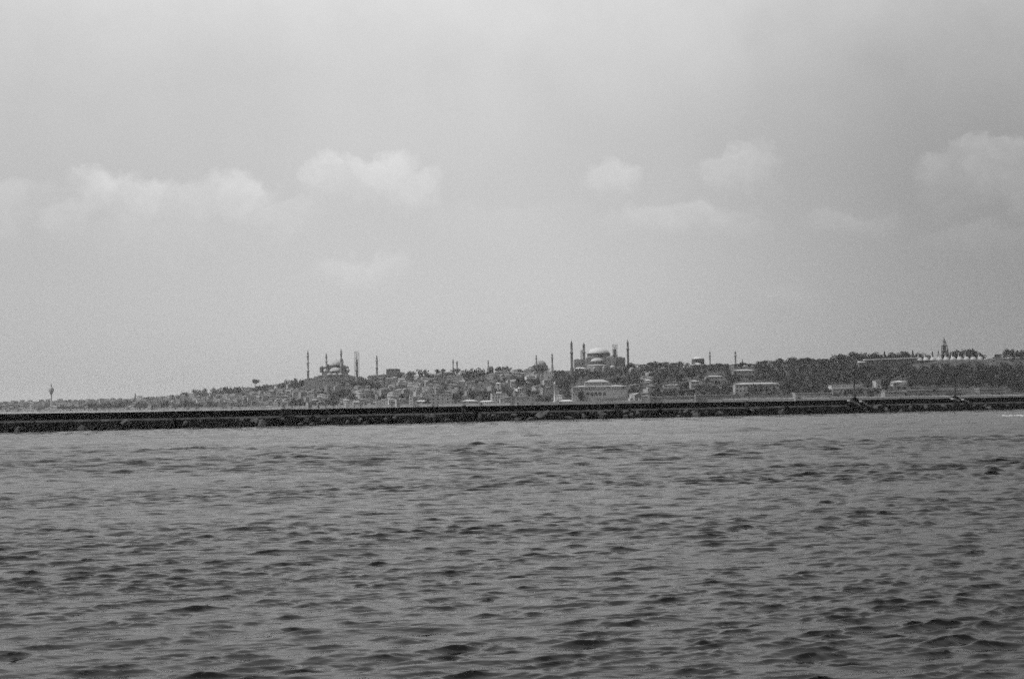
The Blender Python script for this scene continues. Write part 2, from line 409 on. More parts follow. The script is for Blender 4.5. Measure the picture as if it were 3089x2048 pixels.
# lamp masts with their stairs
def mast(px, hgt, label, lft, rgt, k=1.0):
    s = bw_at(px); t = thing('lamp_mast', label, 'lamp mast', BL+BD*s+BN*(-1.4), BANG, 'lamp masts on the breakwater')
    MB().lathe([(.38,0),(.38,2.5),(.31,2.6),(.26,hgt)], 0, 0, 10).build('pole', steel, t)
    b = MB().lathe([(.05,hgt-.05),(.42*k,hgt+.1),(.46*k,hgt+.9),(.30*k,hgt+1.2),(.06,hgt+1.5),(.03,hgt+2.1)], 0, 0, 10).build('lantern', steel, t)
    MB().box(-.9,.9,-.9,.9,-1.6,.35).box(-.6,.6,-.6,.6,.352,.7).build('plinth', concd, t)
    for (xa, za, xb, zb) in (lft, rgt):
        q = MB(); n = 7; sg = 1 if xb > xa else -1
        for i in range(n):
            x0 = xa+(xb-xa)*i/n; x1 = xa+(xb-xa)*(i+1)/n; z = za+(zb-za)*i/n
            q.box(min(x0,x1), max(x0,x1), -2.6-.002*i, -1.45, z-.55, z)
        q.build('stair', mat('pale_concrete', .34, .2, .5), t)
    return t
mast(2588, 8.2, 'left of two dark lamp masts, with pale stairs at its foot, on the breakwater', (-4.6,.1,-.4,-1.35), (.5,-.15,2.8,-1.25))
mast(2891, 7.6, 'right of two dark lamp masts, with pale stairs at its foot, on the breakwater', (-3.6,.1,-.6,-.7), (1.3,-.2,3.8,-1.2), .55)
for t in [o for o in bpy.data.objects if o.name.startswith('lamp_mast')]: t.location.z = 4.0
# small dark huts / mooring posts standing at the wall
for px, w, h, lab in ((860,2.6,1.45,'widest dark shelter leaning on the left part of the breakwater wall'),
                      (1396,1.1,1.5,'narrow dark cabinet on the breakwater wall near the middle of the picture'),
                      (1856,1.1,1.3,'small dark cabinet on the breakwater wall under the great domed mosque'),
                      (2249,1.0,1.5,'small dark cabinet on the breakwater wall left of the lamp masts')):
    s = bw_at(px); t = thing('cabinet', lab, 'cabinet', BL+BD*s+BN*.55+Vector((0,0,2.5)), BANG, 'cabinets at the breakwater wall')
    MB().box(-w/2,w/2,-.35,.33,0,h).build('body', steel, t); MB().frus(-w/2-.08,w/2+.08,-.43,.33,h,h+.18,.12).build('roof', steel, t)

# ------------------------------------------------------------------ repeats: houses
def windows(mb, w, d, z0, n, storeys, sh, yf, ww=.9, wh=1.3):
    for s_ in range(storeys):
        for i in range(n):
            cx = -w/2+w*(i+.5)/n; z = z0+s_*sh+.9
            mb.box(cx-ww/2, cx+ww/2, yf-.05, yf+.2, z, z+wh)
def house_proto(kind, w, d, st, wall, roofm):
    h = st*3.1
    t = thing('house', '', 'house', (0,0,0))
    m_ = MB(); windows(m_, w*.9, d, 0, max(2,int(w/3)), st, 3.1, -d/2, 1.0, 1.5)
    MB().box(-w/2,w/2,-d/2,d/2,-5,h).dark(m_).build('wall', wall, t)
    if kind == 'hip': MB().hip(-w/2,w/2,-d/2,d/2,h+.004,w*.17).box(w*.18,w*.18+.8,.2,1.0,h+.5,h+w*.17+.9).build('roof', roofm, t)
    elif kind == 'flat':
        m_ = MB().box(-w/2-.12,w/2+.12,-d/2-.12,d/2+.12,h+.004,h+.5); m_.frus(-w*.15,w*.2,-d*.1,d*.25,h+.504,h+2.4,.15); m_.build('roof', roofm, t)
    else:
        m_ = MB(); ov=.4; x0,x1,y0,y1=-w/2-ov,w/2+ov,-d/2-ov,d/2+ov; z=h+.004; r=w*.28
        m_.add([(x0,y0,z),(x1,y0,z),(x1,y1,z),(x0,y1,z),(0,y0,z+r),(0,y1,z+r)],[(0,3,2,1),(0,1,4),(2,3,5),(1,2,5,4),(3,0,4,5)]).build('roof', roofm, t)
    return t
WALLS = {'white': white, 'pale': pale, 'grey': mid, 'dark': dull}
PROTO = {}
for wn, wm in WALLS.items():
    for kd, kn in (('hip','tiled'),('flat','flat-roofed'),('gable','gabled')):
        for st in (2, 3):
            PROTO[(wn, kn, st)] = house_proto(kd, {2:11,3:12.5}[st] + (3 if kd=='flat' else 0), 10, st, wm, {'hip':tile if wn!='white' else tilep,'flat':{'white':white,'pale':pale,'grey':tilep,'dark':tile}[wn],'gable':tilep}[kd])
USED = set()
items = []          # (object, key phrase, px, category, group)
ZONES = [(-200,150,'left of the far lighthouse'),(150,410,'right of the far lighthouse'),(410,600,'right of lone cypress'),(600,760,'left of the skyline pine'),
         (760,915,'right of the skyline pine'),(915,1090,'below the six-minaret mosque'),(1090,1240,'right of six-minaret mosque'),(1240,1420,'below the twin minarets'),
         (1420,1600,'below the square grove'),(1600,1720,'around the column tower'),(1720,1900,'below the great mosque'),
         (1900,2080,'right of the great mosque'),(2080,2290,'below the drum-domed church'),(2290,2480,'below the bare wooded ridge'),
         (2480,2620,'left of the kitchens'),(2620,2840,'below the palace terrace'),(2840,3300,'below the palace tower')]
def zone(px, p):
    z = next((c for a, b, c in ZONES if a <= px < b), ZONES[-1][2])
    t = (p.y-ip(DS, px))/(ip(DR, px)-ip(DS, px))
    return z, ('by the shore' if t < .2 else 'low on the slope' if t < .45 else 'high on the slope' if t < .8 else 'on the crest')
# dark clumps of trees read off the photograph: centre x, foot y, width, height (px)
CLUMPS = [(125,1242,22,12),(188,1243,26,12),(212,1242,30,14),(240,1242,26,14),(285,1241,40,22),(325,1241,36,22),(360,1238,30,24),(385,1225,26,20),(430,1236,40,20),
 (465,1234,20,14),(498,1236,28,22),(535,1233,26,18),(570,1232,34,26),(600,1236,24,14),(640,1231,34,20),(680,1230,24,20),(730,1232,18,10),(745,1232,12,9),
 (560,1195,24,16),(600,1195,40,22),(622,1200,20,20),(655,1190,32,24),(690,1192,40,28),(715,1186,24,26),(735,1198,14,14),(790,1180,36,22),(770,1180,20,10),(805,1184,18,14),
 (833,1164,22,12),(815,1166,16,10),(852,1168,24,16),(875,1168,30,24),(902,1174,38,36),(920,1160,8,18),(938,1170,22,14),(972,1168,26,12),(1000,1167,20,9),(980,1196,24,14),
 (900,1228,38,26),(925,1225,20,14),(1020,1212,50,36),(1000,1228,40,20),(1062,1216,24,26),(1045,1195,26,18),(1050,1166,36,14),(1075,1170,40,22),(1085,1154,44,12),(1105,1166,26,14),
 (1132,1178,30,24),(1125,1206,14,14),(1152,1212,22,20),(1188,1214,14,12),(1120,1140,26,14),(1080,1140,16,12),(1170,1136,30,12),(1212,1208,18,16),(1230,1210,12,18),(1235,1146,24,20),
 (1160,1166,10,22),(1205,1146,16,14),(1242,1128,22,16),(1212,1140,20,14),(1275,1140,30,22),(1300,1150,26,20),(1328,1136,28,22),(1345,1182,12,14),(1378,1216,26,28),(1390,1205,16,24),(1335,1212,18,14),
 (1290,1228,16,20),(1350,1140,16,18),(1375,1130,26,16),(1405,1146,30,28),(1435,1150,40,30),(1465,1142,26,24),(1505,1113,26,18),(1528,1113,26,19),(1552,1112,18,10),(1580,1112,30,8),
 (1455,1160,50,12),(1510,1162,36,12),(1432,1205,30,24),(1470,1206,34,26),(1505,1204,36,28),(1535,1200,26,22),(1572,1172,34,30),(1600,1200,24,26),(1618,1175,26,30),(1615,1200,20,20),
 (1640,1128,22,20),(1610,1122,22,16),(1650,1205,28,14),(1640,1226,40,20),(1608,1226,14,18),(1690,1146,34,26),(1700,1188,40,40),(1725,1165,34,30),(1718,1206,26,16),(1748,1146,36,30),(1745,1214,38,34),
 (1790,1150,36,26),(1770,1130,20,14),(1815,1144,30,22),(1845,1140,30,26),(1880,1140,34,30),(1905,1120,28,24),(1870,1160,40,20),(1905,1166,30,40),(1850,1160,24,16),(1905,1196,18,26),(1935,1112,20,14),(2242,1186,22,20),(2266,1187,20,18),(2288,1188,28,28),(2312,1187,18,20),(2336,1184,12,14),(2204,1150,36,26),(2262,1146,20,14),(2130,1162,20,16),(2160,1162,24,14),(2105,1178,22,16),(2060,1172,30,14),(2225,1148,20,14),(2530,1184,16,9),(2560,1186,14,10),(2595,1182,18,12),(2645,1184,18,12),(2702,1166,14,10),(2618,1172,24,16),(2575,1196,12,16)]
BUILT = [(918,1140,1075,1164),(1720,2,1895,1130),(1720,1145,1900,1226),(1165,1120,1206,1140),(1690,1206,1735,1230),(1390,1206,1495,1240),(1540,1200,1660,1235),(1300,1195,1375,1235),(1635,1080,1660,1112),(1595,1085,1650,1112),(1095,1205,1175,1222),(1665,1150,1685,1225),(1230,1188,1250,1235),(755,1222,830,1236)]
def inbox(px, py):
    if any(a-4 <= px <= c+4 and b <= py <= d for a, b, c, d in BUILT): return True
    return any(abs(px-cx) < w*.55 and cy-h*1.0 < py < cy+2 for cx, cy, w, h in CLUMPS)
random.seed(5)
spots = []
for px0 in range(-10, 1960, 16):
    yb = hor(px0)+10; yt = ip(YR, px0)
    y = yb-1-random.random()*6
    while y > yt-1:
        px = px0+random.uniform(-8, 8)
        if not inbox(px, y): spots.append((px, y))
        y -= random.uniform(8, 13) * (0.75 if px0 < 500 else 1)
spots = [(px, py, place(px, py)) for px, py in spots]
spots.sort(key=lambda q: q[2].y)
spots, far_spots = spots[:292], spots[292:]
for px, py, p in spots:
    far_ = px < 500
    wn = random.choices(['white','pale','grey','dark'], [.10,.34,.36,.20] if px < 1660 else [.08,.22,.35,.35])[0]
    kn = random.choices(['tiled','flat-roofed','gabled'], [.5,.35,.15])[0]; st = 2 if py < ip(YR,px)+18 else random.choice([2,2,3])
    src = PROTO[(wn, kn, st)]
    t = copy_tree(src); USED.add((wn, kn, st))
    t.location = p; t.rotation_euler = (0, 0, random.uniform(-.6, .6)+random.choice([0, 0, math.pi/2]))
    k = random.uniform(.66, 1.08); t.scale = (k*random.uniform(.85, 1.35), k, k*random.uniform(.8, 1.15))
    z, b = zone(px, p)
    items.append((t, f"{ {2:'low',3:'tall'}[st]} {wn} {kn} house {b} {z}", px, 'house', 'hillside houses'))
VS, FS, MI, ML = [], [], [], [pale, mid, dull, tile, tilep, glassd, white]
for px, py, p in far_spots:
    w = random.uniform(7,15); d = random.uniform(7,11); h = random.choice([3.2,5.5,6.2,8.5])*random.uniform(.85,1.15); mb = MB(); st = max(1, int(h/3))
    wi = random.choices([6,0,1,2],[.1,.38,.34,.18])[0]
    mb.m = wi; mb.box(-w/2,w/2,-d/2,d/2,-5,h); mb.m = random.choice([3,3,4])
    if random.random() < .6: mb.hip(-w/2,w/2,-d/2,d/2,h+.004,w*.16)
    else: mb.box(-w/2-.1,w/2+.1,-d/2-.1,d/2+.1,h+.004,h+.5)
    mb.m = 5; windows(mb, w*.9, d, 0, max(2,int(w/3)), st, 3.0, -d/2, 1.0, 1.4)
    an = random.uniform(-.6,.6); c_, s_ = math.cos(an), math.sin(an); o_ = len(VS)
    VS += [(p.x+x*c_-y*s_, p.y+x*s_+y*c_, p.z+z) for x, y, z in mb.v]; FS += [tuple(i+o_ for i in f) for f in mb.f]; MI += mb.mi
me = bpy.data.meshes.new('distant_houses'); me.from_pydata(VS, [], FS)
for m_ in ML: me.materials.append(m_)
me.polygons.foreach_set('material_index', MI); me.update()
o = bpy.data.objects.new('distant_houses', me); C.objects.link(o); o['kind'] = 'stuff'
for t in PROTO.values():
    for ch in list(t.children): bpy.data.objects.remove(ch)
    bpy.data.objects.remove(t)

# ------------------------------------------------------------------ trees
def leaf_quads(pts, nrm, size, rg, flat=.22):
    n = len(pts); a = rg.normal(size=(n,3)); a += nrm*0; a /= np.linalg.norm(a,axis=1)[:,None]
    nn = nrm + rg.normal(size=(n,3))*flat; nn /= np.linalg.norm(nn,axis=1)[:,None]
    u = np.cross(nn, a); u /= np.linalg.norm(u,axis=1)[:,None]+1e-9; v = np.cross(nn, u)
    s1 = size*rg.uniform(.6,1.3,(n,1)); s2 = size*rg.uniform(.5,1.0,(n,1))
    return np.stack([pts-u*s1-v*s2*.4, pts+u*s1-v*s2, pts+u*s1*.7+v*s2, pts-u*s1*.6+v*s2*.8], 1)
def crown_pts(kind, rg, n):
    P = []; Q = []
    if kind == 'cypress':
        z = rg.random(n); r = .85*np.sin(np.pi*np.clip(z*.93+.07,0,1))**.6*(1-z*.55)*rg.uniform(.75,1.05,n)
        a = rg.random(n)*6.283; P = np.stack([r*np.cos(a), r*np.sin(a), .6+z*9.5], 1); Q = np.stack([np.cos(a), np.sin(a), np.full(n,.4)],1)
        return P, Q
    if kind == 'pine': lobes = [(rg.uniform(-2.8,2.8), rg.uniform(-2.8,2.8), rg.uniform(6.2,8.4), rg.uniform(1.7,2.6), .75) for _ in range(9)]
    else: lobes = [(0,0,3.7,3.0,1.0)]+[(rg.normal()*1.9, rg.normal()*1.9, rg.uniform(1.7,6.5), rg.uniform(1.2,2.2), .9) for _ in range(9)]
    w = np.array([l[3]**2 for l in lobes]); ch = rg.choice(len(lobes), n, p=w/w.sum())
    d = rg.normal(size=(n,3)); d /= np.linalg.norm(d,axis=1)[:,None]
    L = np.array(lobes)[ch]; rr = L[:,3:4]*rg.uniform(.72,1.08,(n,1))
    P = L[:,:3]+d*rr*np.concatenate([np.ones((n,2)), L[:,4:5]],1)
    return P, d
def tree_meshes(kind, seed, n, size):
    rg = np.random.default_rng(seed); P, Q = crown_pts(kind, rg, n); q = leaf_quads(P, Q, size, rg)
    me = bpy.data.meshes.new('crown'); me.from_pydata(q.reshape(-1,3).tolist(), [], (np.arange(n*4).reshape(-1,4)).tolist())
    me.materials.append(folic if kind != 'broad' else FOL[seed % 3])
    tb = MB()
    if kind == 'cypress': tb.tube((0,0,-1),(0,0,6),.22,6,.08)
    elif kind == 'pine':
        tb.tube((0,0,-1),(.2,0,6.2),.42,7,.26)
        for i in range(6): a = i*1.05; tb.tube((.2,0,5.4),(2*math.cos(a),2*math.sin(a),7.8),.18,5,.06)
    else:
        tb.tube((0,0,-1),(.1,.1,3.2),.36,7,.24)
        for i in range(6): a = i*1.05+seed; tb.tube((.1,.1,2.4),(1.7*math.cos(a),1.7*math.sin(a),4.6+.4*(i%3)),.16,5,.05)
    return tb.mesh('trunk', bark), me
TM = {'broad': [tree_meshes('broad', 40+i, 330, .48) for i in range(9)], 'cypress': [tree_meshes('cypress', 60+i, 260, .34) for i in range(3)], 'pine': [tree_meshes('pine', 70, 420, .48)]}
def tree(kind, p, w, h, phrase, px, group='hillside trees', name='tree'):
    """w, h in metres; prototypes are about 8 m wide, 8 m tall (cypress 1.8 x 10)"""
    tm, cm = random.choice(TM[kind])
    t = bpy.data.objects.new({'broad':'broadleaf_tree','cypress':'cypress_tree','pine':'pine_tree'}[kind], None); C.objects.link(t)
    t.location = p; t.rotation_euler = (0,0,random.random()*6.28)
    pw, ph = {'broad':(8.2,7.9),'cypress':(1.8,10.1),'pine':(9,9.6)}[kind]
    t.scale = (w/pw, w/pw*random.uniform(.9,1.1), h/ph)
    for nm, me in (('trunk', tm), ('crown', cm)):
        o = bpy.data.objects.new(nm, me); C.objects.link(o); o.parent = t
    if phrase is None:
        z, b = zone(px, p); sz = 'small' if h < 7.5 else 'tall' if h > 11 else 'mid-sized'
        phrase = {'broad': f"{sz} rounded leafy tree", 'cypress': f"slim dark cypress", 'pine': 'umbrella pine'}[kind]+f" {b} {z}"
        items.append((t, phrase, px, 'tree', group))
    else: tag(t, phrase, 'tree')
    return t
random.seed(21)
cnt = 0
for cx, cy, w, h in CLUMPS:
    n = max(1, round(w/17))
    for i in range(n):
        px = cx + (0 if n == 1 else (i-(n-1)/2)*w/n*1.0); p = place(px, cy+random.uniform(-1,1)); s = p.y/F; p.z -= .2*h*s*(px < 1000)
        ww = w/n*1.35*s; hh = h*s*random.uniform(1.05, 1.28)
        tree('broad', p, ww, max(hh, 4), None, px); cnt += 1
tree('pine', place(770,1174), 21, 25, 'lone umbrella pine standing clear against the sky on the left hill crest', 770)
for px, py, hh, ww in ((408,1208,22,6),(1098,1212,24,6),(791,1225,10,5)):
    p = place(px, py); tree('cypress', p, ww*p.y/F*1.2, hh*p.y/F, None, px)
# skyline belt of the wooded right-hand hill
SKYT = [(1940,1097,20),(1962,1092,22),(1985,1090,24),(2010,1088,22),(2035,1094,18),(2048,1090,20),(2072,1095,16),(2100,1103,22),(2125,1101,24),(2148,1100,26),(2172,1096,28),(2195,1098,24),
 (2218,1097,18),(2240,1094,24),(2262,1095,14),(2278,1100,20),(2295,1088,22),(2312,1084,12),(2330,1088,20),(2352,1080,22),(2375,1082,18),(2392,1077,24),(2415,1079,22),(2440,1077,30),(2465,1083,18),
 (2480,1082,20),(2502,1081,24),(2522,1066,20),(2541,1066,20),(2562,1061,26),(2585,1060,18),(2602,1061,20),(2612,1070,14),(2632,1062,26),(2650,1064,22),(2672,1060,9),(2690,1067,20),
 (2706,1062,24),(2722,1056,26),(2740,1060,22),(2757,1057,8),(2774,1060,20),(2795,1070,14),(2806,1067,14),(2816,1060,7),(2834,1059,7),(2849,1066,10),(2863,1052,7),(2870,1064,8),(2878,1059,14),
 (2895,1055,22),(2915,1050,24),(2930,1052,20),(2945,1058,16),(2955,1062,12),(2965,1066,12),(3013,1065,15),(3040,1051,20),(3058,1053,18),(3076,1056,22),(3095,1054,22)]
for px, top, w in SKYT:
    back = ip(DR, px)+(random.uniform(8, 45) if px < 2600 else random.uniform(32, 60)); p = on(px, back); zt = at(px, top, back).z
    cy = w < 10
    tree('cypress' if cy else 'broad', p, w*back/F*(1.1 if cy else 1.65), max(4, zt-p.z), None, px, 'ridge trees'); cnt += 1
# slope trees of the right-hand hill: rows, the largest as individuals
RBUILT = [(2508,1160,2660,1178),(2210,1112,2275,1140),(2215,1153,2352,1182),(2128,1128,2182,1156),(1942,1143,1968,1168),(2083,1145,2112,1172),(2690,1146,2738,1162),(2000,1160,2060,1165),(2640,1144,2660,1176),(2735,1172,3040,1176),(2665,1178,2735,1196)]
cells = []
for px0 in range(1915, 3120, 15):
    y = hor(px0)-8; yt = ip(YR, px0)
    while y > yt+6:
        px = px0+random.uniform(-7,7)
        if not any(a-6 <= px <= c+6 and b+2 <= y <= d+9 for a, b, c, d in RBUILT) and not (px > 2590 and y < 1120 - (px-2590)*.01): cells.append((px, y, any(a-6 <= px <= c+6 and d+9 < y <= d+24 for a, b, c, d in RBUILT)))
        y -= random.uniform(7, 10.5)
random.shuffle(cells)
NIND = 298-cnt-2
indt, stufft = cells[:NIND], cells[NIND:]
for px, y, low in indt:
    p = place(px, y); tree('broad', p, random.uniform(8.5,13)*(.6 if low else 1), random.uniform(7,12.5)*(.48 if low else 1), None, px)
# the rest of the wood as one mass
rg = np.random.default_rng(99)
class QL(list):
    def append(s, q): list.append(s, q); QM.append(np.full(len(q), int(rg.integers(0, 3)), np.int32))
QM = []; Q = QL()
extra = [(px, y, False) for px in range(3120, 3900, 16) for y in np.arange(hor(3089)-8, ip(YR, 3089), -9)]
for px, y, low in stufft+extra:
    p = place(px, y) if px < 3600 else on(px, random.uniform(1450,1750)); s = random.uniform(.8,1.35)*(.5 if low else 1)
    P, D_ = crown_pts('broad', rg, 210); P = P*s+np.array(p)
    Q.append(leaf_quads(P, D_, .6*s, rg))
# undergrowth that closes the ridge belt
for px0 in range(1915, 3300, 5):
    px = px0+random.uniform(-3,3); tops = [b for a, b, w in SKYT if abs(a-px) < w*.75]
    if not tops: continue
    D = ip(DR, px)+(random.uniform(6, 40) if px < 2600 else random.uniform(34, 60)); p = on(px, D); hh = (at(px, min(tops)+11, D).z-p.z)
    if hh < 2: continue
    P, D_ = crown_pts('broad', rg, 130); P = (P-np.array([0,0,1.4]))*np.array([.55,.55,hh/6.2])+np.array(p); Q.append(leaf_quads(P, D_, .45, rg))
for px0 in range(440, 925, 5):
    px = px0+random.uniform(-3,3); D = ip(DR, px)*random.uniform(.985, 1.01); p = on(px, D); P, D_ = crown_pts('broad', rg, 70)
    P = (P-np.array([0,0,1.8]))*np.array([1.0,1.0,random.uniform(.5,1.25)])+np.array(p); Q.append(leaf_quads(P, D_, .8, rg))
# low scrub on the crest and slopes between the things
for _ in range(2000):
    px = random.uniform(-300, 3300); t = random.random(); D = ip(DS,px)+(ip(DR,px)-ip(DS,px))*t
    if px > 2590 and t > .95 or 2590 > px > 1900 and random.random() < .6: continue
    p = on(px, D); py_ = pix(p)[1]
    if any(a-5 < px < c+5 and b-4 < py_ < d+12 for a, b, c, d in RBUILT+BUILT): continue
    P, D_ = crown_pts('broad', rg, 46); s = random.uniform(.35,.75)*(.5 if px > 2590 and t > .5 else 1); P = (P-np.array([0,0,2.2]))*s+np.array(p); Q.append(leaf_quads(P, D_, .8*s, rg))
Q = np.concatenate(Q).reshape(-1,3); me = bpy.data.meshes.new('woodland'); nf = len(Q)//4
me.vertices.add(len(Q)); me.vertices.foreach_set('co', Q.astype(np.float32).ravel()); me.loops.add(nf*4); me.loops.foreach_set('vertex_index', np.arange(nf*4, dtype=np.int32))
me.polygons.add(nf); me.polygons.foreach_set('loop_start', np.arange(nf, dtype=np.int32)*4); me.update(calc_edges=True)
for m_ in FOL: me.materials.append(m_)
me.polygons.foreach_set('material_index', np.concatenate(QM)); o = bpy.data.objects.new('woodland', me); C.objects.link(o); o['kind'] = 'stuff'

# ------------------------------------------------------------------ landmarks
class Frame:
    """local drawing board of one landmark: photo pixels at distance D turned into metres about its base"""
    def __init__(s, px, py, D):
        s.D = D; s.o = at(px, py, D); s.px = px; s.s = D/F
    def x(s, px): return (px-s.px)*s.s
    def z(s, py, px=None): return at(px if px is not None else s.px, py, s.D).z - s.o.z
def minaret(par, X, Y, z0, z1, r, balc=(.45,.65,.82), m_=None, name='minaret', cone=None):
    m_ = m_ or stone; H = z1-z0; pr = [(r*1.55, z0-10), (r*1.55, z0+H*.16), (r, z0+H*.2)]
    rr = r
    for b in balc:
        zb = z0+H*b; pr += [(rr, zb-1.4), (rr*1.5, zb-.1), (rr*1.5, zb+.9), (rr*.93, zb+.92)]; rr *= .9
    zc = z0+H*.87; pr += [(rr, zc), (rr*1.2, zc+.1)]
    o = MB().lathe(pr, X, Y, 12).build(name, m_, par)
    MB().lathe([(rr*1.2, zc+.1), (rr*.5, zc+(z1-zc)*.5), (.12, zc+(z1-zc)*.86), (.22, zc+(z1-zc)*.9), (.03, z1)], X, Y, 12).build('spire', stoned, o)
    return o
def drum(mb, wmb, cx, cy, z0, z1, r, n=20, ww=.5):
    mb.lathe([(r, z0), (r, z1), (r*1.04, z1+.05), (r*1.04, z1+.6), (r*.9, z1+.62)], cx, cy, 32, smooth=False)
    for i in range(n):
        a = 2*math.pi*(i+.5)/n; c_, s_ = math.cos(a), math.sin(a); R_ = r+.12
        p = Vector((cx+R_*c_, cy+R_*s_, 0)); t = Vector((-s_, c_, 0))*r*math.pi/n*ww; h0, h1 = z0+(z1-z0)*.2, z0+(z1-z0)*.85
        wmb.add([p-t+Vector((0,0,h0)), p+t+Vector((0,0,h0)), p+t+Vector((0,0,h1)), p-t+Vector((0,0,h1))], [(0,1,2,3)])

def six_minaret_mosque():
    fr = Frame(1010, 1160, 2600); X, Z = fr.x, fr.z
    t = thing('mosque', 'hazy grey mosque with six slender minarets and cascading domes on the left crest', 'mosque', fr.o)
    # prayer hall body, stepped
    mb = MB(); mb.box(X(962),X(1052),-8,44,Z(1172),Z(1131)); mb.box(X(972),X(1043),-4,40,Z(1131)+.004,Z(1120)); mb.box(X(982),X(1036),2,34,Z(1120)+.008,Z(1109))
    hall = mb
    MB().box(X(949),X(961.8),-3,40,Z(1174),Z(1134)).build('side_aisle', stone, t); MB().box(X(1052.2),X(1064),-3,40,Z(1174),Z(1134)).build('side_aisle', stone, t)
    mb = MB(); mb.box(X(918),X(948.8),2,46,Z(1174),Z(1141)); mb.build('courtyard_wall', stone, t); MB().box(X(1064.2),X(1092),0,40,Z(1172),Z(1139)).build('courtyard_wall', stone, t)
    w = MB()
    for r_, (y0_, xs, n_) in enumerate(((1150,(964,1050),14),(1138,(964,1050),14),(1124,(975,1040),10),(1113,(984,1034),8))):
        yy = (-8,-8,-4,2)[r_]
        for i in range(n_):
            cx = X(xs[0])+(X(xs[1])-X(xs[0]))*(i+.5)/n_; w.box(cx-.8,cx+.8,yy-.1,yy+.2,Z(y0_),Z(y0_)+2.6)
    hall.dark(w).build('prayer_hall', stone, t)
    # main dome on its drum
    cx, cy = X(1012), 18
    d = MB(); wd = MB(); drum(d, wd, cx, cy, Z(1109), Z(1102), 13.8, 24); d.dark(wd).build('drum', stoned, t)
    MB().dome(cx, cy, Z(1102)+.6, 12.8, 10).lathe([(.3,Z(1102)+10.4),(.25,Z(1102)+12),(.05,Z(1102)+13.5)],cx,cy,8).build('dome', mat('haze_toned_lead', .33, .15, .4), t)  # lead tone lowered on this mosque to imitate haze over its domes
    for ang, r, nm in ((-math.pi, 11.5, 1), (0, 11.5, 2)):
        pass
    # half domes, front one faces the water
    MB().dome(cx, cy-14, Z(1120), 11.5, 7.2, 20, math.pi, 2*math.pi).build('half_dome', mat('haze_toned_lead', .33, .15, .4), t)
    MB().dome(cx-14, cy, Z(1120), 11, 7, 20, math.pi/2, 1.5*math.pi).build('half_dome', mat('haze_toned_lead', .33, .15, .4), t)
    MB().dome(cx+14, cy, Z(1120), 11, 7, 20, -math.pi/2, math.pi/2).build('half_dome', mat('haze_toned_lead', .33, .15, .4), t)
    for dx in (-10, 0, 10): MB().dome(cx+dx, cy-24.5, Z(1131), 4.6, 3.4, 14).build('small_dome', mat('haze_toned_lead', .33, .15, .4), t)
    # weight towers and corner turrets
    for px in (971, 1040):
        for yy in (-1, 36):
            o = MB().lathe([(3.6,Z(1120)-2),(3.6,Z(1108)),(4,Z(1108)+.1),(4,Z(1107)),(3.3,Z(1107)+.1)],X(px),yy,8,smooth=False).build('weight_tower', stoned, t)
            MB().dome(X(px),yy,Z(1107)+.1,3.3,3.2,12).build('cap', mat('haze_toned_lead', .33, .15, .4), o)
    for px in (990, 1033): MB().lathe([(1.9,Z(1111)),(1.9,Z(1101)),(2.2,Z(1101)+.1),(.2,Z(1097))],X(px),1,8).build('turret', stoned, t)
    for i in range(7): MB().dome(X(921+i*6.4)+2, 8, Z(1141), 1.9, 1.7, 12).build('portico_dome', mat('haze_toned_lead', .33, .15, .4), t)
    for i in range(6): MB().dome(X(1055+i*6.4)+2, 6, Z(1139), 1.9, 1.7, 12).build('portico_dome', mat('haze_toned_lead', .33, .15, .4), t)
    # the minarets
    minaret(t, X(928), 6, Z(1174), Z(1051), 2.0)
    minaret(t, X(975.5), 44, Z(1140), Z(1060), 1.9)
    minaret(t, X(1030.5), -4, Z(1150), Z(1050), 2.0)
    minaret(t, X(1025), 44, Z(1130), Z(1078), 1.8, (.5,.75))
    minaret(t, X(1131), 40, Z(1150), Z(1069), 1.9, (.5,.75))
    # the one wrapped in scaffolding
    zt = Z(1079); o = minaret(t, X(1077), 0, Z(1160), zt, 2.1, (.5,.8))
    sc = MB(); r = 4.0; zz = Z(1128)
    while zz < Z(1062):
        for a, b in (((-r,-r),(r,-r)),((r,-r),(r,r)),((r,r),(-r,r)),((-r,r),(-r,-r))): sc.tube((X(1077)+a[0],a[1],zz),(X(1077)+b[0],b[1],zz),.13,4)
        sc.tube((X(1077)-r,-r,zz),(X(1077)+r,-r,zz+2),.1,4); zz += 2
    for a in (-r, 0, r):
        for b in (-r, r): sc.tube((X(1077)+a,b,Z(1160)),(X(1077)+a,b,Z(1061)),.16,4)
    sc.build('scaffold', scaf, o)
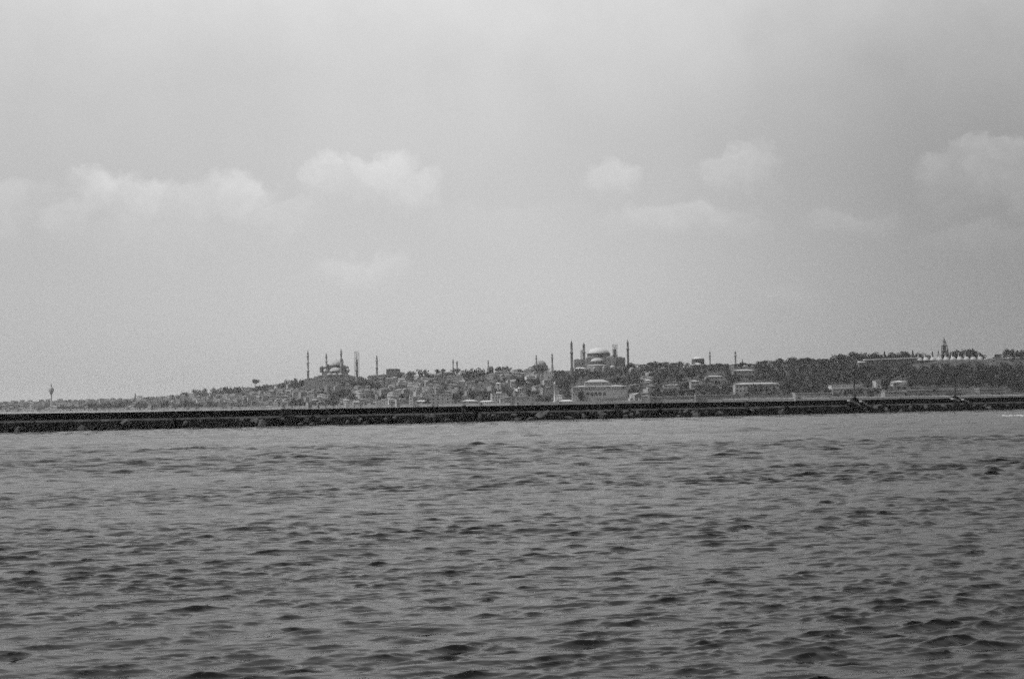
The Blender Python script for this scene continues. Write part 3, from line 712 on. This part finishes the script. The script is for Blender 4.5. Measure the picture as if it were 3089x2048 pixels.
def great_domed_mosque():
    fr = Frame(1810, 1120, 2350); X, Z = fr.x, fr.z
    t = thing('mosque', 'massive old domed mosque with four heavy minarets on the skyline right of centre', 'mosque', fr.o)
    b = MB(); b.box(X(1764),X(1852),-8,42,Z(1125),Z(1091)); b.box(X(1769),X(1850),-4,38,Z(1091)+.004,Z(1079)); b.frus(X(1771),X(1848),0,34,Z(1079)+.008,Z(1074),1.0); main = b
    b = MB(); b.box(X(1733),X(1763.6),-4,36,Z(1125),Z(1084)); b.box(X(1736),X(1746),-4,30,Z(1084)+.004,Z(1082)); b.box(X(1752),X(1760),-4,30,Z(1084)+.006,Z(1082)); b.build('left_buttress', stone, t)
    b = MB(); b.box(X(1854.6),X(1886),-5,36,Z(1125),Z(1080)); b.frus(X(1858),X(1878),0,30,Z(1080)+.004,Z(1077),.8); b.build('right_buttress', stoned, t)
    b = MB(); b.add([(X(1845),-6,Z(1074)),(X(1858),-6,Z(1083)),(X(1858),-6,Z(1120)),(X(1845),-6,Z(1120)),(X(1845),8,Z(1074)),(X(1858),8,Z(1083)),(X(1858),8,Z(1120)),(X(1845),8,Z(1120))],
        [(3,2,1,0),(4,5,6,7),(0,1,5,4),(1,2,6,5),(0,4,7,3)]); b.build('flying_buttress', stone, t)
    cx, cy = X(1809), 17
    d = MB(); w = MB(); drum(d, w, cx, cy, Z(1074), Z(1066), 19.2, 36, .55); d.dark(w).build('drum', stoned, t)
    MB().dome(cx, cy, Z(1066)+.6, 17.8, 9.4, 32).lathe([(.35,Z(1066)+9.9),(.3,Z(1066)+12),(.05,Z(1066)+14)],cx,cy,8).build('dome', lead, t)
    # east half dome, bright, on a dark apse wall
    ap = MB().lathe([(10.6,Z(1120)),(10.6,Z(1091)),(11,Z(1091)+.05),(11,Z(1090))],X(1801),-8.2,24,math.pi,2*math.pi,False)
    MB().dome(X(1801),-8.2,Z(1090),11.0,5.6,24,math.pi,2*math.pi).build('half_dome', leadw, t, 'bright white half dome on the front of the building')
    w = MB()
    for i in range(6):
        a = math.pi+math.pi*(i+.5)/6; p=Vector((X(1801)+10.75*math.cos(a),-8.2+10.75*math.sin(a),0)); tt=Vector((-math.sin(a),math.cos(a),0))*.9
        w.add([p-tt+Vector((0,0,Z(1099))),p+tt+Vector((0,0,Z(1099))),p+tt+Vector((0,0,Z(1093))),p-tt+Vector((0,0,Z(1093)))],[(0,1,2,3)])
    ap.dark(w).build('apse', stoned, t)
    # lower vaults in front
    o = MB().lathe([(17,Z(1122)),(17,Z(1103)),(16.5,Z(1103)+.1)],X(1800),-9,28,math.pi,2*math.pi,False).build('gallery', stone, t)
    MB().lathe([(17.3,Z(1103)+.1),(14,Z(1101)),(10.9,Z(1100))],X(1800),-9,28,math.pi,2*math.pi).build('gallery_roof', leadw, o)
    for px, yy, r, py in ((1845,-20,4.2,1109),(1818,-30,2.6,1110),(1790,-30,2.4,1112)): 
        o = MB().lathe([(r*.98,Z(py)-8),(r*.98,Z(py)-.02)],X(px),yy,12).build('turret', stone, t); MB().dome(X(px),yy,Z(py),r,r*.75,14).build('small_dome', leadw, o)
    MB().box(X(1732),X(1764),-24,-8.4,Z(1126),Z(1112)).frus(X(1731),X(1765),-25,-8.4,Z(1112)+.004,Z(1108),4).build('side_hall', stonew, t)
    MB().box(X(1862),X(1884),-20,-5.4,Z(1126),Z(1108)).build('side_hall', stone, t)
    w = MB()
    for i in range(7): w.box(X(1770+i*11),X(1773+i*11),-4.2,-3.9,Z(1089),Z(1084))
    main.dark(w).build('main_block', stone, t); w = MB()
    for i in range(3): w.box(X(1737+i*9),X(1740+i*9),-4.25,-3.9,Z(1100),Z(1093)); w.box(X(1858+i*9),X(1861+i*9),-5.3,-4.9,Z(1098),Z(1090))
    w.build('buttress_window', glassd, t)
    minaret(t, X(1724.5), -10, Z(1128), Z(1024), 2.0, (.62,), stoned)
    minaret(t, X(1766.5), 45, Z(1100), Z(1028), 2.2, (.55,), stoned)
    minaret(t, X(1896.5), 10, Z(1120), Z(1023), 1.9, (.68,), stoned)
    o = minaret(t, X(1861.5), 44, Z(1105), Z(1048), 2.9, (.6,), stoned)
    s = MB()
    for (px, yy, z0, z1, r) in ((1862,44,1088,1037,3.9),(1759.5,46,1092,1052,1.8)):
        zz = Z(z0)
        while zz < Z(z1):
            for a, b_ in (((-r,-r),(r,-r)),((r,-r),(r,r)),((r,r),(-r,r)),((-r,r),(-r,-r))): s.tube((X(px)+a[0],yy+a[1],zz),(X(px)+b_[0],yy+b_[1],zz),.14,4)
            s.tube((X(px)-r,yy-r,zz),(X(px)+r,yy-r,zz+1.7),.1,4); zz += 1.7
        for a in (-r, -r/3, r/3, r):
            for b_ in (-r, r): s.tube((X(px)+a,yy+b_,Z(z0)-4),(X(px)+a,yy+b_,Z(z1)+.6),.16,4)
    s.build('scaffold', scaf, o)
    MB().box(X(1857),X(1864.5),39.7,39.9,Z(1080),Z(1052)).build('scaffold_net', scaf, o)
six_minaret_mosque(); great_domed_mosque()

def small_mosque(px, top, base, D, label, r=1.5, dome=None, name='minaret', balc=(.7,)):
    fr = Frame(px, base, D); t = thing(name, label, 'minaret' if not dome else 'mosque', fr.o)
    minaret(t, 0, 0, 0, fr.z(top), r, balc, stone, 'shaft')
    if dome:
        dx, rr, hz, hb = dome; x0 = dx*fr.s
        MB().box(x0-rr*1.25,x0+rr*1.25,2,2+rr*2.5,-8,fr.z(hb)).build('hall', stoned, t)
        MB().lathe([(rr*1.05,fr.z(hb)),(rr*1.05,fr.z(hb)+1.5),(rr,fr.z(hb)+1.52)],x0,2+rr*1.25,16).build('drum', stoned, t)
        MB().dome(x0,2+rr*1.25,fr.z(hb)+1.52,rr,fr.z(hz)-fr.z(hb)-1.5,18).build('dome', mat('dull_lead',.25,.2,.4), t)
    return t
small_mosque(1367,1082,1114,2700,'left of two thin minarets rising close together over the centre-left crest',1.3)
small_mosque(1379,1087,1114,2710,'right of two thin minarets rising close together over the centre-left crest',1.5)
small_mosque(1473,1084,1118,2700,'small mosque with one minaret beside the square skyline grove',1.2,(6,5,1103,1110),'mosque')
small_mosque(1618,1069,1108,2600,'small mosque with a domed hall, first left of the great domed mosque',1.3,(12,11,1086,1102),'mosque')
small_mosque(1666,1064,1112,2500,'single thin minaret standing just left of the great domed mosque',1.5)
small_mosque(2142,1058,1108,2300,'thin minaret right beside the drum-domed church',1.3)
small_mosque(2219,1057,1110,2250,'tall thin minaret in the trees right of the drum-domed church',1.4)
small_mosque(2240,1082,1110,2250,'short minaret, lowest of those over the right-hand trees',.9)

def block(name, label, cat, px0, px1, top, base, D=None, wall=None, roof=None, kind='flat', depth=12, storeys=2, nwin=8, yaw=0, group=None):
    cx = (px0+px1)/2; D = D or place(cx, base).y
    fr = Frame(cx, base, D); w = (px1-px0)*fr.s; H = fr.z(top); wall = wall or pale; roof = roof or wall
    t = thing(name, label, cat, fr.o, yaw, group)
    hr = min(H*.28, 1.7) if kind == 'hip' and H > 3 else H*.4 if kind == 'hip' else .7
    MB().box(-w/2,w/2,0,depth,-4,H-hr).build('wall', wall, t)
    if kind == 'hip': MB().hip(-w/2,w/2,0,depth,H-hr+.004,hr).build('roof', roof, t)
    else: MB().box(-w/2-.3,w/2+.3,-.3,depth+.3,H-hr+.004,H).build('roof', roof, t)
    if nwin:
        sh = (H-hr)/storeys
        for s_ in range(storeys):
            for i in range(nwin):
                x = -w/2+w*(i+.5)/nwin; ww = min(.9, w/nwin*.3)
                MB().box(x-ww,x+ww,-.06,.15,s_*sh+sh*.3,s_*sh+sh*.72).build('window', glassd, t)
    return t
# long pale palace building with arcade, below the great mosque
def arcade():
    fr = Frame(1810, 1206, place(1810,1206).y); X, Z = fr.x, fr.z
    t = thing('palace_building', 'broad pale building with five dark arches and a raised middle, below the great domed mosque', 'building', fr.o)
    MB().box(X(1727),X(1893),0,24,Z(1214),Z(1166)).build('wall', pale, t)
    MB().hip(X(1727),X(1893),0,24,Z(1166)+.004,1.9,.8).build('roof', pale, t)
    u = MB().box(X(1766),X(1838),6,22,Z(1164),Z(1152)).build('upper_storey', pale, t)
    MB().hip(X(1766),X(1838),6,22,Z(1152)+.004,3.6,.8).build('upper_roof', pale, u)
    for px in (1773.5,1786,1798,1810,1824):
        m_ = MB(); r = 2.1; z0, zc = Z(1193), Z(1187); vs = [(X(px)-r,-.07,z0),(X(px)+r,-.07,z0)]+[(X(px)+r*math.cos(a),-.07,zc+r*math.sin(a)) for a in [math.pi*i/8 for i in range(9)]]
        m_.add(vs+[(v[0],.1,v[2]) for v in vs], [tuple(range(11))]+[(i,i+11,(i+1)%11+11,(i+1)%11) for i in range(11)]); m_.build('arch', glassd, t)
    for px, py in ((1779,1174),(1822,1156)): MB().box(X(px)-1.4,X(px)+1.4,-.07 if py > 1170 else 5.93,.1 if py>1170 else 6.1,Z(py+2),Z(py-2)).build('window', glassd, t)
    MB().box(X(1880),X(1884),-.07,.1,Z(1176),Z(1166.5)).build('window', glassd, t)
    MB().box(X(1790),X(1900),-14,-.1,Z(1216),Z(1200)).build('lower_wall', mid, t)
arcade()
# white column tower on the shore
def column(px, top, base, r, label, gal=False):
    fr = Frame(px, base, place(px, base).y); H = fr.z(top); t = thing('column_tower' if not gal else 'lighthouse', label, 'tower' if not gal else 'lighthouse', fr.o)
    if gal:
        MB().lathe([(2.4,-3),(2.0,1),(1.5,H*.62)],0,0,12).build('shaft', stonew, t)
        MB().lathe([(1.5,H*.62),(3.4,H*.70),(5.2,H*.76),(5.6,H*.84),(3.4,H*.90),(1.2,H*.93)],0,0,12).build('gallery', pale, t)
        MB().lathe([(1.4,H*.93),(1.2,H*.97),(.15,H+2)],0,0,10).build('lantern', stoned, t)
    else:
        MB().lathe([(r*3.2,-4),(r*2.6,H*.12),(r*1.2,H*.2),(r,H*.9),(r*1.7,H*.91),(r*1.7,H*.93),(r*.7,H*.94),(r*.6,H*.985),(.1,H)],0,0,12).build('shaft', stonew, t)
        MB().box(-r*3.8,r*3.8,-r*3.8,r*3.8,-4,H*.06).build('base', stonew, t)
column(1674,1152,1220,1.1,'slim white column tower with a wider foot, by the shore left of the great mosque')
column(155,1160,1243,2,'pale far lighthouse with a dark flared head, at the left end of the skyline', True)
block('tower','square pale tower block by the shore right of the long white shed','tower',1234,1246,1190,1231,wall=white,depth=6,storeys=5,nwin=1)
# low bright sheds and long buildings
block('shed','long brilliant white low shed right of the six-minaret mosque, above the shore','shed',1103,1171,1212,1219,wall=white,kind='hip',roof=leadw,nwin=0,depth=26)
block('shed','bright white shed on the waterline below the skyline pine','shed',786,828,1224,1234,wall=white,kind='hip',roof=leadw,nwin=0,depth=20)
block('shed','narrow white roof on the slope, halfway between pine and left mosque','shed',834,862,1201,1208,wall=white,kind='hip',roof=leadw,nwin=0,depth=22)
block('shed','low white roof row at the shore just left of the skyline pine','shed',757,785,1226,1234,wall=pale,kind='hip',roof=leadw,nwin=0,depth=16)
for a, b_, t_, bs, lab, w_ in ((1165,1206,1111,1130,'large hazy block on the crest right of the six-minaret mosque',dull),
    (1255,1300,1207,1229,'wide pale block low on the shore left of the picture centre',pale),
    (1300,1372,1188,1228,'tall pale shore block left of the picture centre, half hidden by trees',pale),
    (1395,1440,1206,1226,'first of two long pale shore halls left of the small shore trees',pale),
    (1445,1492,1208,1225,'second of two long pale shore halls, right of the first',pale),
    (1280,1310,1178,1202,'square pale house block in the middle of the left-centre slope',pale),
    (1495,1512,1153,1176,'narrow white house block high on the centre slope',white),
    (1585,1592,1150,1164,'slender white house below the small domed mosque',white),
    (1465,1490,1127,1137,'bright pale roof right beneath the small mosque with one minaret',white),
    (1540,1600,1196,1222,'wide grey waterfront building with a pale roof in the picture centre',mid),
    (1600,1660,1190,1220,'grey waterfront building left of the white column tower',mid),
    (1685,1733,1206,1222,'low pale shore house right of the white column tower',pale),
    (1945,1966,1144,1162,'pale house standing among dark trees right of the arched building',pale)):
    block('apartment_block' if b_-a > 20 else 'house', lab, 'building', a, b_, t_, bs, wall=w_, roof={dull:dull,pale:white,mid:pale,white:white}[w_], nwin=max(1,int((b_-a)/13)), storeys=max(1,int((bs-t_)/9)), kind='hip' if (a//5)%2 else 'flat')
for a, b_, t_, bs, lab, w_, kd, nw in (
    (2003,2062,1159,1166,'long thin pale roof line among trees right of the arched building',pale,'hip',0),
    (2084,2110,1146,1172,'pale gable-ended house in trees below the drum-domed church',pale,'hip',2),
    (2130,2182,1132,1155,'pale rectangular building with a banded roof, below the drum-domed church',pale,'hip',6),
    (2212,2278,1114,1142,'grey museum-like building with a curved pale roof among high trees',mid,'hip',6),
    (2218,2352,1154,1184,'long pale building with bright eaves in the trees right of centre',pale,'hip',12),
    (2508,2608,1161,1171,'upper long pale wall-like building left of the palace terrace',white,'flat',0),
    (2512,2658,1171,1180,'lower long pale building beneath the upper pale wall',pale,'flat',14),
    (2643,2659,1147,1172,'narrow pale block at the right end of the long pale buildings',pale,'flat',1),
    (2696,2736,1148,1161,'pale sloping roof alone in trees below the palace terrace',white,'hip',0),
    (2670,2730,1179,1200,'low grey waterfront building with a dark doorway row',mid,'flat',7),
    (1960,2100,1196,1210,'long grey sea wall building right of the arched palace building',dull,'flat',0),
    (2100,2230,1190,1208,'long grey sea wall building in the right half, by the shore',dull,'flat',0),
    (2735,2950,1175,1182,'long thin retaining wall with a pale top, beneath the wooded palace slope',dull,'flat',0),
    (2955,3040,1172,1180,'low pale wall near the right edge, beneath the wooded slope',dull,'flat',0),
    (2400,2500,1184,1204,'low grey shore building left of the near lamp mast',mid,'flat',5)):
    block('long_building', lab, 'building', a, b_, t_, bs, wall=w_, roof={white:white,pale:pale,mid:pale,dull:pale}[w_], kind=kd, nwin=nw, storeys=1 if bs-t_ < 20 else 2, depth=16)
# drum-domed church
def church():
    fr = Frame(2110, 1106, 2150); X, Z = fr.x, fr.z
    t = thing('church', 'old church with a broad windowed drum and shallow dome above the trees', 'church', fr.o)
    MB().box(X(2090),X(2146),4,40,Z(1120),Z(1101)).build('nave', stone, t)
    MB().hip(X(2090),X(2146),4,40,Z(1101)+.004,3,.6).build('nave_roof', leadw, t)
    d = MB(); w = MB(); drum(d, w, X(2110), 16, Z(1098), Z(1083), 9.6, 18, .45); d.dark(w).build('drum', stoned, t)
    MB().dome(X(2110),16,Z(1083)+.6,9.0,3.2,24).build('dome', lead, t)
    MB().dome(X(2105),3.8,Z(1101),6,3.4,18,math.pi,2*math.pi).lathe([(6,Z(1120)),(6,Z(1101))],X(2105),3.8,18,math.pi,2*math.pi).build('apse', lead, t)
church()
# palace terrace, kitchens and tower
def palace():
    D = 1815; fr = Frame(2700, 1100, D); X, Z = fr.x, fr.z
    t = thing('terrace_wall', 'long dark retaining wall with a bright coping, left of the domed palace kitchens', 'wall', fr.o)
    def zz(px, py): return at(px, py, D).z-fr.o.z
    za, zb = zz(2609,1087), zz(2770,1081)
    def ramp(x0, x1, z0, z1, y0, y1, h0):
        return MB().add([(x0,y0,z0-h0),(x1,y0,z1-h0),(x1,y1,z1-h0),(x0,y1,z0-h0),(x0,y0,z0),(x1,y0,z1),(x1,y1,z1),(x0,y1,z0)],[(0,3,2,1),(4,5,6,7),(0,1,5,4),(1,2,6,5),(2,3,7,6),(3,0,4,7)])
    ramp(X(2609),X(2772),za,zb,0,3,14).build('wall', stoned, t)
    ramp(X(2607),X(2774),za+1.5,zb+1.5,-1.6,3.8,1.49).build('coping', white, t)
    MB().box(X(2590),X(2608.6),-3,4,zz(2600,1106),zz(2600,1094)).build('end_pier', stoned, t)
    MB().frus(X(2589),X(2609.5),-5,5,zz(2600,1094)+.004,zz(2600,1090.5),1.2).build('pier_coping', leadw, t)
    fr = Frame(2870, 1100, 1810); X, Z = fr.x, fr.z
    t = thing('palace_kitchens', 'row of ten small white domes with thin chimneys on the palace kitchens', 'building', fr.o)
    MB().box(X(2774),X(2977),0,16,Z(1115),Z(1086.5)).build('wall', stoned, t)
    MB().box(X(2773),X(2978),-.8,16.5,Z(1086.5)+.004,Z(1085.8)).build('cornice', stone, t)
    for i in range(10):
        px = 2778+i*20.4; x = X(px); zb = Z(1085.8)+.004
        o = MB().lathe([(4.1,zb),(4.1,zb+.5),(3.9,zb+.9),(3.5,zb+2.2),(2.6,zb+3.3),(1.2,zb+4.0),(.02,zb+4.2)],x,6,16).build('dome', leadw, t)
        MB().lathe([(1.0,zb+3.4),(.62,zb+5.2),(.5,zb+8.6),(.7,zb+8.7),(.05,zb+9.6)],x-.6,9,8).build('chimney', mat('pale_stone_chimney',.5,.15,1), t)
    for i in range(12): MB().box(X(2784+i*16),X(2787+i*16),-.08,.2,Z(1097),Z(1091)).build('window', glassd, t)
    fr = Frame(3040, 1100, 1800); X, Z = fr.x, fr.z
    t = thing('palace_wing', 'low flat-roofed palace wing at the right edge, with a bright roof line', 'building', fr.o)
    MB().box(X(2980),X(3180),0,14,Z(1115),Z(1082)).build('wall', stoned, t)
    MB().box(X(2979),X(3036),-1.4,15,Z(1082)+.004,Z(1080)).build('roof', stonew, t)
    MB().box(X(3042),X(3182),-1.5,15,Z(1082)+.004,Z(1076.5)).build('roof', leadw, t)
    MB().box(X(3046),X(3100),-.9,-.1,Z(1092),Z(1083)).build('portico', pale, t)
    fr = Frame(2850, 1090, 1880); X, Z = fr.x, fr.z
    t = thing('palace_tower', 'tall square palace tower with a pointed spire behind the domed kitchens', 'tower', fr.o)
    w = 3.4
    MB().box(-w,w,-w,w,-6,Z(1060)).build('shaft', stoned, t)
    MB().box(-w-.4,w+.4,-w-.4,w+.4,Z(1060)+.004,Z(1059)).build('cornice', stoned, t)
    b = MB()
    for sx in (-1,-.33,.33,1):
        for sy in (-1,1): b.box(sx*w*.86-.35,sx*w*.86+.35,sy*w*.86-.35,sy*w*.86+.35,Z(1059)+.008,Z(1043))
    b.box(-w*.6,w*.6,-w*.6,w*.6,Z(1059)+.01,Z(1043)); b.build('belfry', stoned, t)
    MB().box(-w-.5,w+.5,-w-.5,w+.5,Z(1043)+.004,Z(1041.8)).build('upper_cornice', stoned, t)
    MB().frus(-w*.8,w*.8,-w*.8,w*.8,Z(1041.8)+.004,Z(1031),.9).build('lantern', stone, t)
    MB().lathe([(w*.82,Z(1031)+.004),(w*.5,Z(1027)),(.28,Z(1019)),(.3,Z(1018.5)),(.03,Z(1014))],0,0,8,smooth=False).build('spire', stoned, t)
palace()
def quay():
    # pale sea wall and promenade along the shore
    for k, (a, b_, hh, lab, m_) in enumerate(((-300,420,1.7,'low pale sea wall along the far left shore',mid),(424,1560,1.3,'low worn sea wall along the middle of the shore',mid),
                                     (1564,2180,1.5,'dull sea wall below the arched palace building',dull),(2184,3400,1.9,'bright-topped sea wall along the right-hand shore behind the lamp masts',dull))):
        c0 = on((a+b_)/2, ip(DS,(a+b_)/2)-6); c0.z = 0
        t = thing('sea_wall', lab, 'wall', c0)
        pts = [on(p, ip(DS,p)-6) for p in np.linspace(a, b_, 24)]; n = len(pts)
        fs = [(i*4+j, i*4+4+j, i*4+5+j, i*4+1+j) for i in range(n-1) for j in range(3)]+[(0,1,2,3),(n*4-1,n*4-2,n*4-3,n*4-4)]
        for nm, z0, z1, o0, o1, mm in (('wall', -1, 2.2+hh, 0, 5, m_), ('coping', 2.2+hh+.004, 2.2+hh+.45, -.4, 5.4, white if k in (0, 3) else pale)):
            vs = []
            for p in pts: vs += [(p.x-c0.x,p.y-c0.y+o0,z0),(p.x-c0.x,p.y-c0.y+o0,z1),(p.x-c0.x,p.y-c0.y+o1,z1),(p.x-c0.x,p.y-c0.y+o1,z0)]
            MB().add(vs, fs).build(nm, mm, t)
quay()

mb = MB(); f0 = at(3062, 1246, 330); f0.z = 0
for i in range(46):
    x = random.uniform(-3.4, 4.5); y = random.gauss(0, 2.6)+x*.5; r = random.uniform(.08, .34)
    mb.lathe([(r,.02),(r*.8,.10),(r*.4,.15),(.02,.16)], x, y, 7)
o = mb.build('foam', foamm); o.location = f0; o['kind'] = 'stuff'
# ------------------------------------------------------------------ labels of the repeats
ORD = ['leftmost', 'second', 'third', 'fourth', 'fifth', 'sixth', 'seventh', 'eighth', 'ninth', 'tenth', 'eleventh', 'twelfth', 'thirteenth', 'fourteenth']
NUM = ['', 'one', 'two', 'three', 'four', 'five', 'six', 'seven', 'eight', 'nine', 'ten', 'eleven', 'twelve', 'thirteen', 'fourteen']
keys = {}
for it in items: keys.setdefault(it[1], []).append(it)
for ph, lst in keys.items():
    lst.sort(key=lambda i: i[2]); n = len(lst)
    for i, (t, _, px, cat, grp) in enumerate(lst):
        if n == 1: lab = ph
        elif n <= 14:
            plural = ph.replace(' house ', ' houses ').replace(' tree ', ' trees ').replace('cypress ', 'cypresses ', 1)
            pre = 'leftmost' if i == 0 else 'rightmost' if i == n-1 else ORD[i]
            lab = f"{pre} of {NUM[n]} {plural}"
        else: lab = ph
        tag(t, lab, cat, grp if n <= 14 else ph)

# ------------------------------------------------------------------ haze
me = bpy.data.meshes.new('haze'); hb = MB().box(-9000, 9000, -60, 15000, -4.5, 150)
me.from_pydata(hb.v, [], hb.f); ho = bpy.data.objects.new('haze', me); C.objects.link(ho); ho['kind'] = 'stuff'
hm = bpy.data.materials.new('haze_air'); hm.use_nodes = True; n = hm.node_tree; n.nodes.clear()
pv = n.nodes.new('ShaderNodeVolumePrincipled'); pv.inputs['Color'].default_value = (.97,.97,.97,1); pv.inputs['Density'].default_value = .00006
pv.inputs['Anisotropy'].default_value = .3
ou = n.nodes.new('ShaderNodeOutputMaterial'); n.links.new(pv.outputs[0], ou.inputs['Volume']); me.materials.append(hm)
